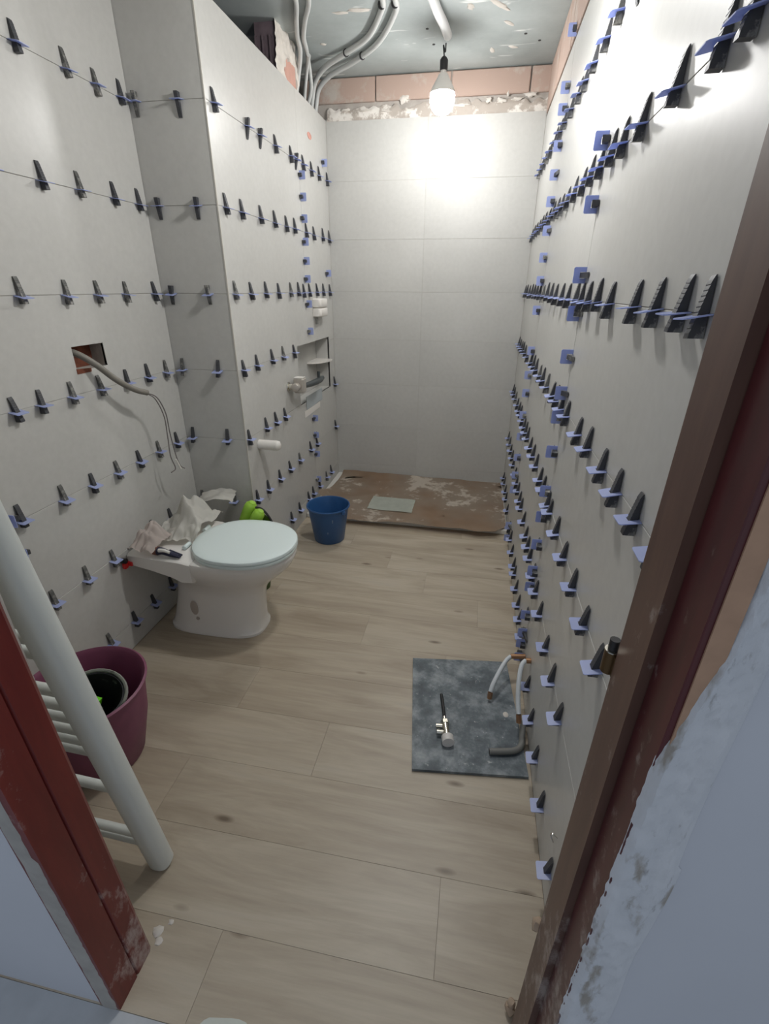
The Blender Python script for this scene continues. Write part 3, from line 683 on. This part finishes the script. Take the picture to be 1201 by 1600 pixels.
# ------------------------------------------------------------------ blue bucket
bc_ = (-.757, 2.372, 0)
t = thing('bucket', 'blue plastic bucket standing beside the shower tray', 'bucket', bc_)
MB().lathe([(.083, .0005), (.086, .004), (.115, .205), (.121, .2065), (.1235, .212), (.121, .2175), (.117, .2165), (.1125, .206), (.0825, .012), (.01, .0095)], bc_, 40).build('body', BLUE, t, True)
for s in (-1, 1):
    a = math.radians(150 if s < 0 else -30)
    MB().box(bc_[0] + .122 * math.cos(a) - .010, bc_[0] + .122 * math.cos(a) + .010, bc_[1] + .122 * math.sin(a) - .008, bc_[1] + .122 * math.sin(a) + .008, .188, .209, .003).build('handle_lug', BLUE, t)
for (a, z, L) in ((-62, .165, .020), (-78, .085, .012)):
    aa = math.radians(a); r = .086 + (z / .205) * .029 + .0004
    p = (bc_[0] + r * math.cos(aa), bc_[1] + r * math.sin(aa), z); q = (bc_[0] + (r - .002) * math.cos(aa), bc_[1] + (r - .002) * math.sin(aa), z - L)
    MB().cyl(p, q, .0028, 8, .0015).build('mortar_drip', simple('pale_drip', rgb(120, 138, 160), .7), t, True)

# ------------------------------------------------------------------ purple tub, with black mixing bowl and a green scrap
pc = (-1.045, .862, 0)
t = thing('rubber_tub', 'purple rubber tub on floor behind white radiator', 'tub', pc)
MB().lathe([(.112, .0005), (.118, .006), (.150, .14), (.165, .268), (.172, .272), (.174, .279), (.168, .283), (.158, .270), (.143, .14), (.112, .016), (.01, .013)], pc, 40).build('body', PURPLE, t, True)
for s in (1,):
    a = math.radians(100 + 180 * s); ca, sa = math.cos(a), math.sin(a); P = lambda r, w, z: (pc[0] + r * ca - w * sa, pc[1] + r * sa + w * ca, z)
    MB().tube([P(.171, -.05, .262), P(.188, -.034, .286), P(.192, 0, .292), P(.188, .034, .286), P(.171, .05, .262)], .007, 8, 6).build('handle', PURPLE, t, True)
bl = Vector((-.999, .846, .238)); BM = Matrix.Rotation(math.radians(24), 3, 'Y') @ Matrix.Rotation(math.radians(10), 3, 'X')
t = thing('mixing_bowl', 'black rubber mixing bowl crusted with mortar, tilted in purple tub', 'bowl', bl)
MB().lathe([(.040, -.210), (.046, -.205), (.068, .0), (.074, .045), (.069, .047), (.062, .0), (.042, -.195), (.01, -.199)], bl, 32, BM).build('body', BLACKR, t, True)
MB().lathe([(.0705, -.012), (.0765, .012), (.0795, .040), (.083, .050), (.078, .056), (.0742, .052), (.0742, .046), (.0728, .02)], bl, 32, BM, cap=False).build('mortar_crust', SPLAT, t, True)
o = MB().prism([(-1.005, .22), (-.948, .262), (-.928, .31), (-.962, .315), (-.998, .285)], .800, .812, 'y').build('plastic_scrap', BRTGREEN)
tag(o, 'bright green plastic scrap sticking up inside purple tub', 'plastic scrap')

# ------------------------------------------------------------------ radiator leaning on the door wall
RL = math.atan(.104)
ra = thing('towel_radiator', 'white ladder towel radiator leaning upright beside left door jamb', 'radiator', (-.90, .60, 0))
def rp(x, s, d=0.0):   # s along its height, d in front of its plane
    return (x, .612 - math.sin(RL) * s + math.cos(RL) * d, .004 + math.cos(RL) * s + math.sin(RL) * d)
def dtube(x, s0, s1):
    sec = [(.028 * math.copysign(abs(math.cos(k * math.pi / 12)) ** .75, math.cos(k * math.pi / 12)), .025 * math.copysign(abs(math.sin(k * math.pi / 12)) ** .75, math.sin(k * math.pi / 12))) for k in range(24)]
    return MB().loft([[rp(x + a * k, s, b * k) for a, b in sec] for s, k in ((s0, .7), (s0 + .006, 1), (s1 - .006, 1), (s1, .7))])
XT0, XT1, RH = -.682, -1.150, 1.10
dtube(XT0, 0, RH).build('upright', WHITEM, ra, True); dtube(XT1, 0, RH).build('upright', WHITEM, ra, True)
RU = [.065, .103, .301 - .0, .44, .475, .51, .548, .586, .628, .73, .768, .806, .844, .945, .983, 1.021, 1.059]
for s in RU:
    MB().tube([rp(XT0 - .012, s, .008), rp((XT0 + XT1) / 2, s, .012), rp(XT1 + .012, s, .008)], .0112, 10, 4).build('rung', WHITEM, ra, True)
for x in (XT0, XT1): MB().cyl(rp(x, RH + .0005), rp(x, RH + .012), .011, 12).build('end_plug', CHROME, ra, True)

# ------------------------------------------------------------------ shower tray and its covering
o = struct(MB().box(XM + .002, XR - .002, 2.612, YB - .002, .0005, .030, .004).build('trim_3', TRAYM))
def cb(u, v):
    x = -.935 + u * 1.19; y0 = 2.560 + .012 * nz(x * 5, 2) + .010 * nz(x * 19, 4) - .018 * math.exp(-((x - .09) / .06) ** 2) + (.07 * min(1, max(0, (x - .19) / .06)))
    y0 += .16 * max(0, (-.70 - x) / .235) ** 1.2
    y = y0 + v * (3.366 - y0)
    z = .034 + .010 * abs(nz(x * 3, y * 3, 1)) + .004 * nz(x * 12, y * 12) + .012 * max(0, 1 - v * 4) * (.6 + .8 * nz(x * 4, 3))
    z += .085 * max(0, (-.72 - x) / .21) * math.exp(-((v - .05) / .30) ** 2) + .02 * math.exp(-((v - 1) / .06) ** 2) * (1 - u)
    return (x, y, max(z, .0335))
o = tag(MB().grid(90, 50, cb, .003).build('cardboard_sheet', CARD, None, True), 'plaster-stained brown cardboard sheet covering the shower tray', 'cardboard')
def cb2(u, v):
    x = -.83 + u * .42; y = 2.566 + v * .14 + .008 * nz(x * 14, 1) * (1 - v); return (x, y, .0325 - .003 * v + .0008 * nz(x * 9, y * 9))
def pp(u, v):
    a = (-.612 + u * .29, 2.715 + v * .21 + .02 * (1 - u)); return (a[0] + .004 * nz(v * 9, 2), a[1] + .004 * nz(u * 9, 5), .0)
def ppz(u, v):
    x, y, _ = pp(u, v); z = .034 + .010 * abs(nz(x * 3, y * 3, 1)) + .004 * nz(x * 12, y * 12); vv = (y - 2.56) / .806; z += .020 * max(0, 1 - vv * 4) * (.6 + .8 * nz(x * 4, 3)); return (x, y, max(z, .0335) + .0042)
tag(MB().grid(16, 12, ppz, .001).build('paper_sheet', PAPER, None, True), 'pale rectangular paper lying on the cardboard over shower tray', 'paper')

# ------------------------------------------------------------------ slate slab and what lies on it
sl = [(-.089, .981), (.257, 1.020), (.213, 1.505), (-.148, 1.458)]
o = MB().prism(sl, .0006, .010, 'z').build('slate_slab', SLATE); tag(o, 'dark grey dusty slate slab lying on wooden floor by right wall', 'stone slab')
ZS = .0103
t = thing('angle_valve', 'chrome angle valve with white knob and black stem lying on slate slab', 'valve', (.005, 1.10, ZS))
zv = ZS + .015
MB().cyl((.013, 1.077, ZS + .0195), (.0085, 1.100, ZS + .0195), .0192, 20).build('knob', KNOB, t, True)
MB().cyl((.0085, 1.1003, zv), (-.003, 1.158, zv), .0115, 16).cyl((-.0012, 1.150, zv), (-.0036, 1.163, zv), .0145, 6).cyl((-.0036, 1.163, zv), (-.0065, 1.180, zv), .006, 12).build('body', CHROME, t, True)
for (y, x) in ((1.118, .004), (1.142, -.001)): MB().cyl((x - .009, y, zv), (x - .030, y - .002, zv), .0078, 14).build('outlet', CHROME, t, True)
MB().tube([(-.0064, 1.1795, zv), (-.012, 1.22, ZS + .010), (-.0235, 1.285, ZS + .0062)], .0055, 10, 5).build('stem', BLACK, t, True)
# hoses and wall outlets
t = thing('flexible_hose', 'white braided hose hanging from wall above far edge of slate slab', 'hose', (.2, 1.42, .12))
MB().tube([(.214, 1.425, .108), (.196, 1.405, .100), (.170, 1.355, .082), (.152, 1.318, .062), (.1455, 1.300, .046)], .0078, 12, 6).build('hose', HOSE, t, True)
MB().cyl((.1455, 1.2995, .0455), (.1440, 1.294, .022), .0088, 6).build('brass_nut', BRASS, t, True)
MB().cyl((.2655, 1.430, .112), (.2145, 1.4255, .1085), .0092, 14).build('brass_outlet', BRASS, t, True)
t = thing('flexible_hose', 'white braided hose hanging straight down the right wall beside slate slab', 'hose', (.23, 1.2, .15))
MB().tube([(.2485, 1.318, .190), (.235, 1.300, .183), (.227, 1.262, .155), (.226, 1.218, .112), (.230, 1.185, .082)], .0078, 12, 6).build('hose', HOSE, t, True)
MB().cyl((.230, 1.1845, .0815), (.2325, 1.172, .058), .0086, 6).build('brass_nut', BRASS, t, True)
MB().cyl((.2655, 1.320, .1905), (.249, 1.318, .190), .0092, 14).build('brass_outlet', BRASS, t, True)
o = MB().tube([(.2655, 1.205, .055), (.252, 1.190, .040), (.246, 1.160, .0245), (.241, 1.120, .0205), (.222, 1.097, .0205), (.185, 1.086, .0205), (.141, 1.078, .0205)], .0098, 14, 6).build('drain_pipe', GREYPIPE, None, True)
tag(o, 'bent grey rubber pipe coming from right wall onto slate slab', 'pipe')
MB().cyl((.1411, 1.078, .0205), (.1404, 1.0779, .0205), .0072, 12).build('pipe_mouth', BLACK, o)
m = MB(); bmesh.ops.create_icosphere(m.b, subdivisions=2, radius=1)
for v in m.b.verts: v.co = Vector((.199 + v.co.x * .0095, 1.243 + v.co.y * .012, ZS + max(0, v.co.z) * .0025))
tag(m.build('plaster_chip', PLAST, None, True), 'small white plaster chip on slate slab near the white hose', 'plaster chip')
o = MB().tube([(.2660, .735, .175), (.256, .728, .205), (.254, .722, .225), (.2655, .715, .222)], .0016, 6, 5).build('bent_wire', CHROME, None, True)
tag(o, 'small bent wire loop sticking out of right wall near door frame', 'wire')

# ------------------------------------------------------------------ things on the walls
t = thing('cable_conduit', 'grey conduit with loose wires coming out of square hole in left wall', 'conduit', (XL, 1.40, -.2 + H))
MB().tube([(XL - .050, 1.398, -.190 + H), (XL - .004, 1.408, -.200 + H), (-1.236, 1.440, -.238 + H), (-1.212, 1.490, -.295 + H), (-1.195, 1.550, -.338 + H), (-1.187, 1.600, -.358 + H)], .0105, 12, 7).build('conduit', CONDUITD, t, True)
e = (-1.187, 1.5985, -.358 + H)
W1 = [e, (-1.178, 1.640, -.385 + H), (-1.172, 1.665, -.45 + H), (-1.172, 1.668, -.53 + H), (-1.170, 1.676, -.62 + H), (-1.168, 1.690, -.672 + H), (-1.160, 1.705, -.690 + H)]
W2 = [(e[0] + .002, e[1], e[2] - .003), (-1.180, 1.632, -.390 + H), (-1.176, 1.657, -.46 + H), (-1.176, 1.655, -.54 + H), (-1.176, 1.650, -.62 + H), (-1.174, 1.664, -.675 + H), (-1.172, 1.630, -.682 + H)]
for w in (W1, W2): MB().tube(w, .0022, 6, 6).build('wire', WIRE, t, True)
MB().cyl((-1.170, 1.672, -.640 + H), (-1.167, 1.689, -.686 + H), .0036, 8).build('white_sleeve', PVC, t, True)
o = MB().lathe([(.0235, 0), (.0235, .088), (.021, .098), (.013, .104), (.004, .106)], (XM + .0005, 2.052, -.680 + H), 24, Matrix.Rotation(math.radians(90), 3, 'Y')).build('drain_stub', PVC, None, True)
tag(o, 'white capped pipe stub sticking out of bright inner wall above toilet', 'pipe')
t = thing('red_clip', 'red plastic clip on black peg on left wall beside the toilet', 'tile clip', (XL, 1.377, -.957 + H))
MB().cyl((XL + .0005, 1.365, -.950 + H), (XL + .022, 1.365, -.950 + H), .010, 12).build('peg', BLACK, t, True)
MB().box(XL + .004, XL + .034, 1.374, 1.400, -.978 + H, -.962 + H, .002).box(XL + .004, XL + .018, 1.358, 1.376, -.984 + H, -.960 + H, .002).build('clip_body', RTAB, t)
# shower mixer below the niche, with a dark bar
t = thing('shower_mixer', 'steel shower mixer with dark bar on inner wall at niche edge', 'mixer tap', (XM, 2.56, -.49 + H))
RX = Matrix.Rotation(math.radians(90), 3, 'Y')
MB().lathe([(.026, .0005), (.024, .006), (.017, .008), (.017, .05)], (XM, 2.475, -.487 + H), 20, RX).build('wall_flange', CHROME, t, True)
MB().lathe([(.017, 0), (.022, .004), (.022, .03), (.016, .034), (.016, .046)], (XM + .045, 2.452, -.487 + H), 18, Matrix.Rotation(math.radians(-90), 3, 'X')).build('sleeve', SATIN, t, True)
MB().box(XM + .020, XM + .075, 2.500, 2.555, -.525 + H, -.448 + H, .006).build('body', SATIN, t)
MB().box(XM + .022, XM + .072, 2.503, 2.552, -.4475 + H, -.4425 + H, .001).build('top_plate', PVC, t)
MB().tube([(XM + .050, 2.556, -.497 + H), (XM + .050, 2.72, -.510 + H), (XM + .050, 2.86, -.515 + H), (XM + .050, 2.925, -.510 + H)], lambda q: .012 + .006 * math.sin(q * 2.9), 12, 6).build('bar', DGREY, t, True)
MB().cyl((XM + .050, 2.855, -.500 + H), (XM + .050, 2.855, -.462 + H), .0085, 12).build('knob', DGREY, t, True)
o = MB().box(XM + .0015, XM + .0035, 2.742, 3.05, -.672 + H, -.595 + H, .0005).build('plastic_sheet', SHEET); tag(o, 'pale blue-grey plastic sheet stuck across lower edge of niche', 'plastic sheet')
m = MB().box(XM + .0005, XM + .0030, 2.70, 3.0, -.712 + H, -.674 + H, .0005); tag(m.build('masking_tape', PVC), 'white tape strip under the pale sheet below niche', 'tape')
t = thing('white_cover', 'white two-lobed plastic cover on inner wall above the niche', 'cover', (XM, 3.04, -.12 + H))
for z in (-.088, -.140):
    MB().loft([[(XM + x, 3.045 + a * k, z + H + b * k) for a, b in ((-.085, -.020), (-.075, -.0255), (.075, -.0255), (.085, -.020), (.085, .020), (.075, .0255), (-.075, .0255), (-.085, .020))] for x, k in ((.0005, 1), (.030, 1), (.042, .9), (.047, .7))]).build('lobe', PVC, t, True)
MB().cyl((XM + .014, 2.985, -.167 + H), (XM + .014, 2.985, -.205 + H), .009, 12).build('stub', GREYPIPE, t, True)
q = [(nx + .0085, NY1 - .0005), (nx + .0085, NY1 - .20)] + [(nx + .0085 + .112 * math.sin(k * math.pi / 16), NY1 - .0005 - .1995 * math.cos(k * math.pi / 16)) for k in range(1, 9)]
tag(MB().prism(q, -.452 + H, -.440 + H, 'z').build('corner_shelf', PVC), 'small white rounded corner shelf inside the shower niche', 'shelf')
